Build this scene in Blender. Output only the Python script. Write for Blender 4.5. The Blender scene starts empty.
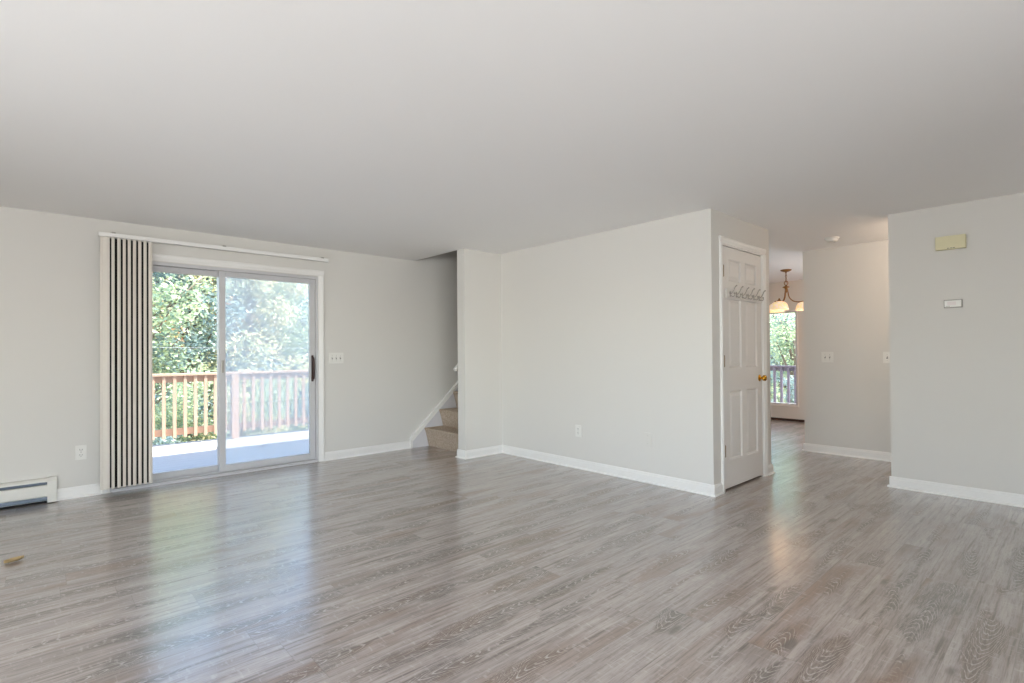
import bpy, bmesh, math, random
from mathutils import Vector, Matrix
C = bpy.context.scene
COL = C.collection
PI = math.pi

# ------------------------------------------------------------------ camera
F_PX, YAW, PITCH, ROLL = 520.7351, 0.7395, 0.0089, -0.0073
CAM = Vector((0.0, 0.0, 1.1519))
cam = bpy.data.cameras.new('camera')
cam.sensor_fit = 'HORIZONTAL'
cam.sensor_width = 36.0
cam.lens = F_PX / 1024.0 * 36.0
cam.shift_y = 6.58 / 1024.0
cam.clip_start = 0.05
cam.clip_end = 400
co = bpy.data.objects.new('camera', cam)
COL.objects.link(co)
fw = Vector((math.sin(YAW) * math.cos(PITCH), math.cos(YAW) * math.cos(PITCH), math.sin(PITCH)))
rt0 = Vector((math.cos(YAW), -math.sin(YAW), 0))
up0 = rt0.cross(fw)
rt = rt0 * math.cos(ROLL) + up0 * math.sin(ROLL)
up = up0 * math.cos(ROLL) - rt0 * math.sin(ROLL)
M = Matrix((rt, up, -fw)).transposed().to_4x4()
M.translation = CAM
co.matrix_world = M
C.camera = co

# ------------------------------------------------------------------ world, sun, daylight, exposure
world = bpy.data.worlds.new('sky')
C.world = world
world.use_nodes = True
wn = world.node_tree.nodes
wn.clear()
sky = wn.new('ShaderNodeTexSky')
sky.sky_type = 'NISHITA'
sky.sun_disc = False
sky.sun_elevation = math.radians(52)
sky.sun_rotation = math.radians(140)
sky.air_density = 1.0
sky.dust_density = 1.2
bg = wn.new('ShaderNodeBackground')
bg.inputs['Strength'].default_value = 1.15
wo = wn.new('ShaderNodeOutputWorld')
world.node_tree.links.new(sky.outputs[0], bg.inputs[0])
world.node_tree.links.new(bg.outputs[0], wo.inputs[0])

def light(name, kind, loc, energy, color=(1, 1, 1), direction=None, size=None, size_y=None, radius=None):
    l = bpy.data.lights.new(name, kind)
    l.energy = energy
    l.color = color
    if kind == 'AREA':
        l.shape = 'RECTANGLE'
        l.size = size
        l.size_y = size_y
    if radius is not None:
        l.shadow_soft_size = radius
    o = bpy.data.objects.new(name, l)
    COL.objects.link(o)
    o.location = loc
    if direction:
        o.rotation_euler = Vector(direction).to_track_quat('-Z', 'Y').to_euler()
    return o

sun = light('sun', 'SUN', (6, -6, 12), 18.0, (1.0, 0.965, 0.91), (-0.62, 0.285, -0.86))
sun.data.angle = math.radians(0.6)
# daylight entering through the two windows behind the camera
light('daylight_west_window', 'AREA', (-3.0, 1.1, 1.25), 162, (0.99, 0.985, 1.0), (1, 0, 0.72), 3.5, 1.45)
light('daylight_south_window', 'AREA', (-0.5, -2.8, 1.25), 222, (0.99, 0.985, 1.0), (0, 1, 0.80), 3.1, 1.45)
light('added_dining_fill', 'AREA', (9.45, 1.5, 1.1), 62, (0.56, 0.76, 1.0), (-1, 0.25, -0.5), 1.9, 1.5)  # area lamp at an added, unseen kitchen window, bluing the dining floor

C.view_settings.view_transform = 'Standard'
C.view_settings.look = 'None'
C.view_settings.gamma = 1.0
C.view_settings.use_curve_mapping = False
C.view_settings.exposure = 0.0
C.cycles.use_denoising = True
C.cycles.max_bounces = 10
C.cycles.diffuse_bounces = 6
C.cycles.transparent_max_bounces = 24
C.cycles.sample_clamp_indirect = 6.0

# ------------------------------------------------------------------ materials
def lin(r, g, b):
    f = lambda c: (c / 255 / 12.92) if c / 255 <= 0.04045 else ((c / 255 + 0.055) / 1.055) ** 2.4
    return (f(r), f(g), f(b), 1.0)

class G:
    """small node-graph helper"""
    def __init__(s, name):
        s.m = bpy.data.materials.new(name)
        s.m.use_nodes = True
        s.t = s.m.node_tree
        s.b = s.t.nodes['Principled BSDF']
        s.o = s.t.nodes['Material Output']
    def n(s, t, **kw):
        x = s.t.nodes.new(t)
        for k, v in kw.items():
            setattr(x, k, v)
        return x
    def l(s, a, b):
        s.t.links.new(a, b)
    def put(s, sock, v):
        if isinstance(v, bpy.types.NodeSocket):
            s.l(v, sock)
        else:
            sock.default_value = v
    def math(s, op, a, b=0.0, c=0.0):
        x = s.n('ShaderNodeMath', operation=op)
        for i, v in enumerate((a, b, c)):
            s.put(x.inputs[i], v)
        return x.outputs[0]
    def vec(s, x, y, z=0.0):
        v = s.n('ShaderNodeCombineXYZ')
        for i, k in enumerate((x, y, z)):
            s.put(v.inputs[i], k)
        return v.outputs[0]
    def noise(s, vec, scale=1.0, detail=2.0, rough=0.5, dist=0.0):
        x = s.n('ShaderNodeTexNoise')
        if vec is not None:
            s.l(vec, x.inputs['Vector'])
        x.inputs['Scale'].default_value = scale
        x.inputs['Detail'].default_value = detail
        x.inputs['Roughness'].default_value = rough
        x.inputs['Distortion'].default_value = dist
        return x.outputs[0]
    def white(s, vec):
        x = s.n('ShaderNodeTexWhiteNoise', noise_dimensions='3D')
        s.l(vec, x.inputs['Vector'])
        return x.outputs['Value'], x.outputs['Color']
    def step(s, v, a, b):
        x = s.n('ShaderNodeMapRange', interpolation_type='SMOOTHSTEP')
        s.put(x.inputs[0], v)
        x.inputs[1].default_value = a
        x.inputs[2].default_value = b
        return x.outputs[0]
    def mix(s, f, a, b, mode='MIX'):
        x = s.n('ShaderNodeMix', data_type='RGBA', blend_type=mode)
        s.put(x.inputs[0], f)
        s.put(x.inputs[6], a)
        s.put(x.inputs[7], b)
        return x.outputs[2]
    def bump(s, h, strength=0.2, dist=0.01):
        x = s.n('ShaderNodeBump')
        x.inputs['Strength'].default_value = strength
        x.inputs['Distance'].default_value = dist
        s.l(h, x.inputs['Height'])
        s.l(x.outputs[0], s.b.inputs['Normal'])
    def base(s, c, rough=0.5, metal=0.0, spec=0.5):
        s.put(s.b.inputs['Base Color'], c)
        s.put(s.b.inputs['Roughness'], rough)
        s.b.inputs['Metallic'].default_value = metal
        s.b.inputs['Specular IOR Level'].default_value = spec
        return s.m

def pos(g):
    return g.n('ShaderNodeNewGeometry').outputs['Position']

def paint(name, rgb, rough=0.6, bump=0.05, scale=220, spec=0.3, var=0.02):
    g = G(name)
    p = pos(g)
    nz = g.noise(p, 1.3, 3)
    c2 = tuple(max(0, v * (1 - var)) for v in rgb[:3]) + (1,)
    g.base(g.mix(nz, rgb, c2), rough, 0, spec)
    if bump:
        g.bump(g.noise(p, scale, 2), bump, 0.002)
    return g.m

def plain(name, rgb, rough=0.5, metal=0.0, spec=0.5):
    g = G(name)
    nz = g.noise(pos(g), 40, 2)
    c2 = tuple(v * 0.94 for v in rgb[:3]) + (1,)
    return g.base(g.mix(nz, rgb, c2), rough, metal, spec)

MAT = {}
MAT['wall'] = paint('wall_paint', lin(218, 215, 209), 0.65)
MAT['ceiling'] = paint('ceiling_paint', lin(247, 246, 244), 0.8, 0.12, 120)
MAT['trim'] = paint('trim_paint', lin(236, 234, 230), 0.4, 0.0, spec=0.5)
MAT['skirt'] = paint('trim_paint_shaded', lin(212, 210, 212), 0.45, 0.0)  # trim paint of the skirt board, darkened as if in shade
MAT['door'] = paint('door_paint', lin(228, 224, 219), 0.42, 0.02, 60)
MAT['vinyl'] = plain('door_frame_vinyl', lin(202, 201, 202), 0.4)
MAT['plastic'] = plain('white_plastic', lin(232, 230, 224), 0.35)
MAT['slot'] = plain('dark_slot', lin(70, 66, 62), 0.6)
MAT['ivory'] = plain('ivory_plastic', lin(222, 214, 176), 0.5)
MAT['bezel'] = plain('grey_bezel', lin(150, 145, 138), 0.4)
MAT['display'] = plain('pale_display', lin(226, 216, 212), 0.3)
MAT['heater'] = plain('heater_enamel', lin(226, 224, 216), 0.4)
MAT['fin'] = plain('heater_fin_metal', lin(95, 102, 112), 0.45, 0.6)
MAT['dark'] = plain('dark_gap', lin(28, 26, 26), 0.8)
MAT['brass'] = plain('polished_brass', lin(214, 160, 60), 0.22, 1.0)
MAT['hinge'] = plain('aged_brass', lin(158, 134, 104), 0.45, 0.6)
MAT['bronze'] = plain('antique_brass', lin(140, 102, 58), 0.38, 0.85)
MAT['steel'] = plain('brushed_nickel', lin(176, 172, 164), 0.35, 0.8)
MAT['handle'] = plain('dark_brown_handle', lin(58, 30, 24), 0.45)
MAT['vane'] = plain('blind_vane_vinyl', lin(220, 213, 202), 0.5)
MAT['gap_shade'] = plain('blind_gap_shade', lin(30, 27, 24), 0.8)  # shade in the gaps between stacked vanes, painted near-black
MAT['cable'] = plain('grey_cable', lin(150, 152, 152), 0.6)
MAT['brown_trim'] = plain('dark_brown_moulding', lin(66, 44, 38), 0.5)

def floor_mat():
    g = G('grey_oak_planks')
    sp = g.n('ShaderNodeSeparateXYZ')
    g.l(pos(g), sp.inputs[0])
    x, y = sp.outputs[0], sp.outputs[1]
    W, L = 0.182, 1.22
    v = g.math('DIVIDE', y, W)
    row = g.math('FLOOR', v)
    fy = g.math('SUBTRACT', v, row)
    rr, _ = g.white(g.vec(row, 3.7, 1.3))
    u = g.math('DIVIDE', g.math('ADD', x, g.math('MULTIPLY', rr, 7.9)), L)
    colm = g.math('FLOOR', u)
    fx = g.math('SUBTRACT', u, colm)
    r1, rc = g.white(g.vec(row, colm, 0.5))
    s3 = g.n('ShaderNodeSeparateColor')
    g.l(rc, s3.inputs[0])
    ra, rb, rcx = s3.outputs[0], s3.outputs[1], s3.outputs[2]
    ox = g.math('MULTIPLY', ra, 37.0)
    oy = g.math('MULTIPLY', rb, 23.0)
    gx = g.math('ADD', x, ox)
    gy = g.math('ADD', y, oy)
    ly = g.math('MULTIPLY', g.math('SUBTRACT', fy, 0.5), W)
    # slow variation along the plank
    n_b = g.noise(g.vec(g.math('MULTIPLY', gx, 1.6), g.math('MULTIPLY', gy, 9.0)), 1.0, 4, 0.6, 0.4)
    n_c = g.noise(g.vec(g.math('MULTIPLY', gx, 1.1), g.math('MULTIPLY', gy, 5.0), 5.0), 1.0, 3, 0.5, 0.3)
    n_l = g.noise(g.vec(g.math('MULTIPLY', gx, 1.7), oy, ox), 1.0, 2, 0.5)
    n_m = g.noise(g.vec(g.math('MULTIPLY', gx, 2.6), oy, 3.0), 1.0, 2, 0.5)
    n_w = g.noise(g.vec(g.math('MULTIPLY', gx, 3.4), g.math('MULTIPLY', gy, 24.0), 9.0), 1.0, 3, 0.6)
    # fine pores, streaks and cross saw marks
    n_f = g.noise(g.vec(g.math('MULTIPLY', gx, 11.0), g.math('MULTIPLY', gy, 130.0)), 1.0, 3, 0.7)
    n_s = g.noise(g.vec(g.math('MULTIPLY', gx, 1.8), g.math('MULTIPLY', gy, 46.0), 2.0), 1.0, 5, 0.62, 0.2)
    n_x = g.noise(g.vec(g.math('MULTIPLY', gx, 55.0), g.math('MULTIPLY', gy, 16.0), 4.0), 1.0, 3, 0.6)
    n_p = g.noise(g.vec(g.math('MULTIPLY', gx, 5.0), g.math('MULTIPLY', gy, 16.0), 7.0), 1.0, 3, 0.6)
    # cathedral figure: nested arches round a wandering heart line of each plank
    heart = g.math('ADD', g.math('MULTIPLY_ADD', rb, 0.10, -0.05), g.math('MULTIPLY_ADD', n_m, 0.12, -0.06))
    lc = g.math('SUBTRACT', ly, heart)
    lc = g.math('ADD', lc, g.math('MULTIPLY_ADD', n_w, 0.036, -0.018))
    wid = g.math('MULTIPLY_ADD', n_l, 0.38, -0.160)
    fig = g.step(g.math('ADD', g.math('SUBTRACT', wid, g.math('ABSOLUTE', lc)), g.math('MULTIPLY_ADD', n_b, 0.11, -0.055)), -0.006, 0.022)
    sg = g.math('MULTIPLY_ADD', g.math('GREATER_THAN', ra, 0.5), 2.0, -1.0)
    ph = g.math('ADD', g.math('MULTIPLY', g.math('MULTIPLY', gx, sg), 120.0), g.math('MULTIPLY', g.math('MULTIPLY', lc, lc), 15000.0))
    ph = g.math('ADD', ph, g.math('MULTIPLY', n_w, 16.0))
    ring = g.math('MULTIPLY_ADD', g.math('SINE', ph), 0.5, 0.5)
    c = g.mix(g.step(n_s, 0.30, 0.70), lin(182, 170, 164), lin(152, 139, 132))
    c = g.mix(g.math('MULTIPLY', g.step(n_b, 0.48, 0.68), 0.60), c, lin(126, 113, 106))
    brown = g.math('MULTIPLY', g.step(n_c, 0.50, 0.66), g.math('MULTIPLY', r1, 0.95))
    c = g.mix(brown, c, lin(126, 97, 80))
    c = g.mix(g.math('MULTIPLY', g.step(n_s, 0.54, 0.70), 0.78), c, lin(90, 78, 72))
    c = g.mix(g.math('MULTIPLY', fig, g.math('MULTIPLY_ADD', g.step(n_f, 0.36, 0.62), 0.50, 0.36)), c, g.mix(g.step(n_c, 0.45, 0.6), lin(98, 89, 84), lin(108, 87, 74)))
    # limed (whitened) grain lines inside the figure
    lime = g.math('MULTIPLY', g.step(ring, 0.82, 0.99), g.math('MULTIPLY', g.math('MULTIPLY_ADD', fig, 0.56, 0.08), g.step(n_p, 0.30, 0.52)))
    c = g.mix(lime, c, lin(204, 196, 189))
    # knots
    vo = g.n('ShaderNodeTexVoronoi', feature='F1')
    g.l(g.vec(g.math('MULTIPLY', gx, 1.7), g.math('MULTIPLY', gy, 4.6)), vo.inputs['Vector'])
    vo.inputs['Scale'].default_value = 1.0
    kn = g.step(g.math('ADD', vo.outputs['Distance'], g.math('MULTIPLY', n_p, 0.16)), 0.20, 0.12)
    c = g.mix(g.math('MULTIPLY', kn, 0.7), c, lin(82, 72, 67))
    c = g.mix(g.math('MULTIPLY', g.step(n_f, 0.46, 0.68), 0.46), c, lin(108, 96, 90))
    c = g.mix(g.math('MULTIPLY', g.step(n_x, 0.56, 0.70), 0.26), c, lin(214, 207, 201))
    c = g.mix(g.math('MULTIPLY', g.step(n_p, 0.56, 0.72), 0.16), c, lin(204, 198, 193))
    tone = g.math('MULTIPLY_ADD', rcx, 0.15, 0.91)
    tv = g.n('ShaderNodeCombineColor')
    for i in range(3):
        g.l(tone, tv.inputs[i])
    c = g.mix(1.0, c, tv.outputs[0], 'MULTIPLY')
    e1 = g.math('MINIMUM', fy, g.math('SUBTRACT', 1.0, fy))
    e2 = g.math('MINIMUM', fx, g.math('SUBTRACT', 1.0, fx))
    seam = g.math('MAXIMUM', g.step(e1, 0.011, 0.003), g.step(e2, 0.0018, 0.0006))
    c = g.mix(g.math('MULTIPLY', seam, 0.30), c, lin(84, 74, 68))
    rough = g.math('MULTIPLY_ADD', n_s, 0.12, 0.27)
    g.base(c, rough, 0, 0.5)
    g.b.inputs['Coat Weight'].default_value = 1.0
    g.b.inputs['Coat Roughness'].default_value = 0.2
    g.b.inputs['Coat IOR'].default_value = 1.85
    h = g.math('SUBTRACT', g.math('MULTIPLY_ADD', n_f, 0.35, g.math('MULTIPLY', n_b, 0.3)), g.math('MULTIPLY', seam, 0.5))
    g.bump(h, 0.09, 0.004)
    return g.m
MAT['floor'] = floor_mat()

def carpet_mat():
    g = G('beige_carpet')
    p = pos(g)
    n1 = g.noise(p, 90, 4, 0.75)
    n2 = g.noise(p, 45, 2)
    c = g.mix(g.step(n1, 0.35, 0.68), lin(150, 132, 114), lin(226, 210, 192))
    c = g.mix(g.math('MULTIPLY', n2, 0.5), c, lin(178, 160, 142))
    g.base(c, 0.95, 0, 0.1)
    g.bump(n1, 0.8, 0.01)
    return g.m
MAT['carpet'] = carpet_mat()

def wood_ext(name, a, b, board=None):
    g = G(name)
    sp = g.n('ShaderNodeSeparateXYZ')
    g.l(pos(g), sp.inputs[0])
    x, y, z = sp.outputs
    n = g.noise(g.vec(g.math('MULTIPLY', x, 6.0), g.math('MULTIPLY', y, 40.0), g.math('MULTIPLY', z, 6.0)), 1.0, 3)
    c = g.mix(n, a, b)
    if board:
        f = g.math('FRACT', g.math('DIVIDE', y, board))
        c = g.mix(g.math('MULTIPLY', g.step(f, 0.06, 0.02), 0.7), c, lin(90, 86, 82))
    g.base(c, 0.75, 0, 0.2)
    return g.m
MAT['rail'] = wood_ext('cedar_railing_wood', lin(202, 168, 146), lin(182, 146, 122))
MAT['deck'] = wood_ext('weathered_deck_boards', lin(176, 172, 168), lin(156, 153, 151), 0.14)
MAT['rail_grey'] = wood_ext('grey_stained_railing', lin(104, 96, 108), lin(84, 78, 90))
MAT['ground'] = plain('leaf_litter_ground', lin(96, 98, 66), 0.9)
MAT['bark'] = plain('tree_bark', lin(112, 98, 84), 0.9)
MAT['siding'] = plain('house_siding', lin(196, 190, 180), 0.7)

def leaf_mat(name, cols):
    g = G(name)
    r = g.n('ShaderNodeNewGeometry').outputs['Random Per Island']
    cr = g.n('ShaderNodeValToRGB')
    e = cr.color_ramp.elements
    cr.color_ramp.interpolation = 'CONSTANT'
    while len(e) < len(cols):
        e.new(0.5)
    for i, c in enumerate(cols):
        e[i].position = i / len(cols)
        e[i].color = c
    g.l(r, cr.inputs[0])
    d = g.n('ShaderNodeBsdfDiffuse')
    t = g.n('ShaderNodeBsdfTranslucent')
    gl = g.n('ShaderNodeBsdfGlossy')
    gl.inputs['Roughness'].default_value = 0.35
    m = g.n('ShaderNodeMixShader')
    m.inputs[0].default_value = 0.5
    m2 = g.n('ShaderNodeMixShader')
    m2.inputs[0].default_value = 0.06
    g.l(cr.outputs[0], d.inputs[0])
    g.l(cr.outputs[0], t.inputs[0])
    g.l(d.outputs[0], m.inputs[1])
    g.l(t.outputs[0], m.inputs[2])
    g.l(m.outputs[0], m2.inputs[1])
    g.l(gl.outputs[0], m2.inputs[2])
    g.l(m2.outputs[0], g.o.inputs[0])
    return g.m
gr = [lin(176, 190, 156), lin(150, 170, 138), lin(204, 210, 172), lin(130, 152, 132), lin(186, 194, 150)]
MAT['leaf_green'] = leaf_mat('green_leaves', gr)
MAT['leaf_yellow'] = leaf_mat('yellow_green_leaves', [lin(208, 206, 162), lin(222, 208, 156), lin(178, 190, 152), lin(202, 208, 172), lin(232, 216, 174)])
MAT['leaf_orange'] = leaf_mat('orange_autumn_leaves', [lin(234, 182, 136), lin(226, 166, 126), lin(238, 204, 152), lin(200, 192, 140), lin(230, 190, 150)])
MAT['leaf_blue'] = leaf_mat('blue_green_leaves', [lin(134, 156, 156), lin(158, 176, 172), lin(114, 138, 142), lin(184, 198, 190), lin(144, 162, 154)])

def glass_mat(name, tint=(0.97, 0.985, 0.98, 1)):
    g = G(name)
    tr = g.n('ShaderNodeBsdfTransparent')
    tr.inputs[0].default_value = tint
    gl = g.n('ShaderNodeBsdfGlossy')
    gl.inputs['Roughness'].default_value = 0.02
    lw = g.n('ShaderNodeFresnel')
    lw.inputs['IOR'].default_value = 1.45
    m = g.n('ShaderNodeMixShader')
    g.l(lw.outputs[0], m.inputs[0])
    g.l(tr.outputs[0], m.inputs[1])
    g.l(gl.outputs[0], m.inputs[2])
    g.l(m.outputs[0], g.o.inputs[0])
    return g.m
MAT['glass'] = glass_mat('clear_glass')

def screen_mat():
    g = G('pale_insect_mesh')
    tr = g.n('ShaderNodeBsdfTransparent')
    d = g.n('ShaderNodeBsdfDiffuse')
    d.inputs[0].default_value = lin(226, 228, 230)
    t = g.n('ShaderNodeBsdfTranslucent')
    t.inputs[0].default_value = lin(226, 228, 230)
    m0 = g.n('ShaderNodeMixShader')
    m0.inputs[0].default_value = 0.5
    g.l(d.outputs[0], m0.inputs[1])
    g.l(t.outputs[0], m0.inputs[2])
    m = g.n('ShaderNodeMixShader')
    m.inputs[0].default_value = 0.36
    g.l(tr.outputs[0], m.inputs[1])
    g.l(m0.outputs[0], m.inputs[2])
    g.l(m.outputs[0], g.o.inputs[0])
    return g.m
MAT['screen'] = screen_mat()

def shade_mat():
    g = G('glowing_alabaster_glass')
    n = g.noise(pos(g), 22, 3, 0.6, 1.0)
    c = g.mix(g.step(n, 0.35, 0.65), lin(255, 214, 158), lin(255, 240, 212))
    g.base(c, 0.3)
    g.l(c, g.b.inputs['Emission Color'])
    g.b.inputs['Emission Strength'].default_value = 0.42
    return g.m
MAT['shade'] = shade_mat()

# ------------------------------------------------------------------ geometry helpers
ORG = {}
def tag(o, label, cat, group=None, kind=None):
    if label: o['label'] = label
    if cat: o['category'] = cat
    if group: o['group'] = group
    if kind: o['kind'] = kind
    return o

def thing(name, label, cat, loc, group=None, kind=None):
    o = bpy.data.objects.new(name, None)
    o.empty_display_size = 0.1
    COL.objects.link(o)
    o.location = loc
    ORG[o.name] = Vector(loc)
    return tag(o, label, cat, group, kind)

class MB:
    """collects shapes in world coordinates; build() links them as ONE mesh object"""
    def __init__(s):
        s.bm = bmesh.new()
        s.mi = 0
    def _faces(s, fs):
        for f in fs:
            f.material_index = s.mi
    def box(s, x0, x1, y0, y1, z0, z1, bevel=0.0):
        before = set(s.bm.faces) if (bevel or s.mi) else None
        vs = [s.bm.verts.new(p) for p in ((x0, y0, z0), (x1, y0, z0), (x1, y1, z0), (x0, y1, z0), (x0, y0, z1), (x1, y0, z1), (x1, y1, z1), (x0, y1, z1))]
        fs = [s.bm.faces.new([vs[i] for i in q]) for q in ((3, 2, 1, 0), (4, 5, 6, 7), (0, 1, 5, 4), (1, 2, 6, 5), (2, 3, 7, 6), (3, 0, 4, 7))]
        s._faces(fs)
        if bevel:
            es = list({e for f in fs for e in f.edges})
            r = bmesh.ops.bevel(s.bm, geom=es, offset=bevel, segments=2, affect='EDGES', profile=0.6)
            s._faces([f for f in s.bm.faces if f not in before])
        return s
    def prism(s, pts, d):
        """closed polygon pts (3-D), swept by vector d"""
        d = Vector(d)
        a = [s.bm.verts.new(Vector(p)) for p in pts]
        b = [s.bm.verts.new(Vector(p) + d) for p in pts]
        n = len(pts)
        fs = [s.bm.faces.new(a[::-1]), s.bm.faces.new(b)]
        for i in range(n):
            fs.append(s.bm.faces.new((a[i], a[(i + 1) % n], b[(i + 1) % n], b[i])))
        s._faces(fs)
        return s
    def tube(s, pts, r, seg=10, cap=True):
        pts = [Vector(p) for p in pts]
        rs = r if isinstance(r, (list, tuple)) else [r] * len(pts)
        rings = []
        t = (pts[1] - pts[0]).normalized()
        nrm = t.orthogonal().normalized()
        for i, p in enumerate(pts):
            if i == 0: tt = pts[1] - pts[0]
            elif i == len(pts) - 1: tt = pts[-1] - pts[-2]
            else: tt = pts[i + 1] - pts[i - 1]
            tt.normalize()
            nrm = (nrm - tt * nrm.dot(tt)).normalized()
            bi = tt.cross(nrm)
            rings.append([s.bm.verts.new(p + (nrm * math.cos(2 * PI * k / seg) + bi * math.sin(2 * PI * k / seg)) * rs[i]) for k in range(seg)])
        for a, b in zip(rings, rings[1:]):
            for k in range(seg):
                f = s.bm.faces.new((a[k], a[(k + 1) % seg], b[(k + 1) % seg], b[k]))
                f.smooth = True
                f.material_index = s.mi
        if cap:
            s._faces([s.bm.faces.new(rings[0][::-1]), s.bm.faces.new(rings[-1])])
        return s
    def lathe(s, prof, c, axis='Z', seg=24, closed=False):
        """prof = [(radius, height)], revolved round an axis through c"""
        c = Vector(c)
        rings = []
        for r, h in prof:
            ring = []
            for k in range(seg):
                a = 2 * PI * k / seg
                p, q = r * math.cos(a), r * math.sin(a)
                v = (p, q, h) if axis == 'Z' else ((h, p, q) if axis == 'X' else (q, h, p))
                ring.append(s.bm.verts.new(c + Vector(v)))
            rings.append(ring)
        for a, b in zip(rings, rings[1:]):
            for k in range(seg):
                f = s.bm.faces.new((a[k], a[(k + 1) % seg], b[(k + 1) % seg], b[k]))
                f.smooth = True
                f.material_index = s.mi
        if prof[0][0] > 1e-6 and not closed: s._faces([s.bm.faces.new(rings[0][::-1])])
        if prof[-1][0] > 1e-6 and not closed: s._faces([s.bm.faces.new(rings[-1])])
        return s
    def build(s, name, mats, parent=None, loc=None):
        bmesh.ops.remove_doubles(s.bm, verts=s.bm.verts, dist=1e-6)
        bmesh.ops.recalc_face_normals(s.bm, faces=s.bm.faces)
        org = ORG[parent.name] if parent else Vector(loc or (0, 0, 0))
        bmesh.ops.translate(s.bm, verts=s.bm.verts, vec=-org)
        me = bpy.data.meshes.new(name)
        s.bm.to_mesh(me)
        s.bm.free()
        for m in (mats if isinstance(mats, (list, tuple)) else [mats]):
            me.materials.append(MAT[m] if isinstance(m, str) else m)
        o = bpy.data.objects.new(name, me)
        COL.objects.link(o)
        if parent:
            o.parent = parent
        else:
            o.location = org
        ORG[o.name] = org
        return o

def struct(o, label, cat):
    return tag(o, label, cat, None, 'structure')

def bez(ps, n=12):
    """Catmull-Rom through ps"""
    ps = [Vector(p) for p in ps]
    q = [ps[0] * 2 - ps[1]] + ps + [ps[-1] * 2 - ps[-2]]
    out = []
    for i in range(1, len(q) - 2):
        for k in range(n):
            t = k / n
            a, b, c, d = q[i - 1], q[i], q[i + 1], q[i + 2]
            out.append(0.5 * ((2 * b) + (c - a) * t + (2 * a - 5 * b + 4 * c - d) * t * t + (3 * b - a - 3 * c + d) * t ** 3))
    out.append(ps[-1])
    return out

# ------------------------------------------------------------------ room dimensions (metres)
H = 2.294
YA = 5.534                     # north wall with the sliding door
XS, YS, TS = 3.4435, 4.537, 0.131   # stub wall beside the stairs
XB = 3.975                     # long bright wall
YC = 1.9895                    # wall with the closet door
XD = 5.111
XF, YF = 5.316, 1.0985         # right-hand wall
XE, YE = 6.521, 2.165          # hall wall
XG = 9.146                     # dining room far wall
XW, YSO = -2.6, -2.4           # walls behind the camera
UP = 4.85                      # top of the upper storey
T = 0.15
WX0 = 7.6                      # far end of the stairwell

# floor and ceiling
struct(MB().box(XW - T, XG + T, YSO - T, YA + T, -0.12, 0).build('floor', 'floor'), 'grey-brown oak plank floor running through the whole room', 'floor')
m = MB()
m.box(XW, XS, YSO, YA, H, H + 0.26)
m.box(XS, XG, YSO, YS, H, H + 0.26)
m.box(WX0, XG, YS, YA, H, H + 0.26)
struct(m.build('ceiling', 'ceiling'), 'smooth white ceiling over the living room, open above the stairs', 'ceiling')
struct(MB().box(XW - 0.3, XG + 0.3, YSO - 0.3, YA + 0.2, UP, UP + 0.2).build('ceiling_upper', 'ceiling'), 'ceiling of the upper storey far above the stairs', 'ceiling')

# north wall with the opening for the sliding door
DX0, DX1, DZ = 0.450, 2.232, 1.985
m = MB()
m.box(XW - T, DX0, YA, YA + T, 0, UP)
m.box(DX1, XG + T, YA, YA + T, 0, UP)
m.box(DX0, DX1, YA, YA + T, DZ, UP)
struct(m.build('wall_north', 'wall'), 'off-white painted wall around the sliding glass door', 'wall')
m = MB()
WY0, WY1, WZ0, WZ1 = -0.7, 2.9, 0.52, 2.06
m.box(XW - T, XW, YSO - T, WY0, 0, UP).box(XW - T, XW, WY1, YA, 0, UP).box(XW - T, XW, WY0, WY1, 0, WZ0).box(XW - T, XW, WY0, WY1, WZ1, UP)
struct(m.build('wall_west', 'wall'), 'off-white wall with a wide window, left of the camera', 'wall')
m = MB()
SX0, SX1 = -2.15, 1.15
m.box(XW, SX0, YSO - T, YSO, 0, UP).box(SX1, XG + T, YSO - T, YSO, 0, UP).box(SX0, SX1, YSO - T, YSO, 0, WZ0).box(SX0, SX1, YSO - T, YSO, WZ1, UP)
struct(m.build('wall_south', 'wall'), 'off-white wall with a wide window, behind the camera', 'wall')
m = MB()
EY0, EY1, EZ0, EZ1 = 3.137, 4.25, 0.262, 1.80
KY0, KY1 = 0.5, 2.5
m.box(XG, XG + T, YSO, KY0, 0, UP).box(XG, XG + T, KY1, EY0, 0, UP).box(XG, XG + T, KY0, KY1, 0, EZ0).box(XG, XG + T, KY0, KY1, EZ1, UP).box(XG, XG + T, EY1, YA, 0, UP).box(XG, XG + T, EY0, EY1, 0, EZ0).box(XG, XG + T, EY0, EY1, EZ1, UP)
struct(m.build('wall_east', 'wall'), 'dining room far wall with a tall window, seen past the closet', 'wall')
struct(MB().box(XS, XG, YS, YS + TS, 0, H).box(XS, WX0 + 0.12, YS, YS + TS, H, UP).build('wall_stair', 'wall'), 'short off-white wall whose end stands beside the carpeted stairs', 'wall')
struct(MB().box(XS - 0.12, XS, YS + TS, YA, H + 0.26, UP).box(XS - 0.12, XS, YS, YS + TS, H + 0.26, UP).box(WX0, WX0 + 0.12, YS + TS, YA, 0, UP).build('wall_stairwell', 'wall'), 'walls closing the dim stairwell above the steps', 'wall')
struct(MB().box(XB, XB + 0.12, YC, YS, 0, H).build('wall_center', 'wall'), 'long bright off-white wall in the middle, between stairs and closet door', 'wall')
CX0, CX1, CZ = 4.160, 4.950, 2.040
m = MB()
m.box(XB + 0.12, CX0, YC, YC + 0.12, 0, H).box(CX1, XD, YC, YC + 0.12, 0, H).box(CX0, CX1, YC, YC + 0.12, CZ, H)
m.box(XD - 0.12, XD, YC + 0.12, YS, 0, H)
struct(m.build('wall_closet', 'wall'), 'narrow wall around the white panelled closet door', 'wall')
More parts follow.
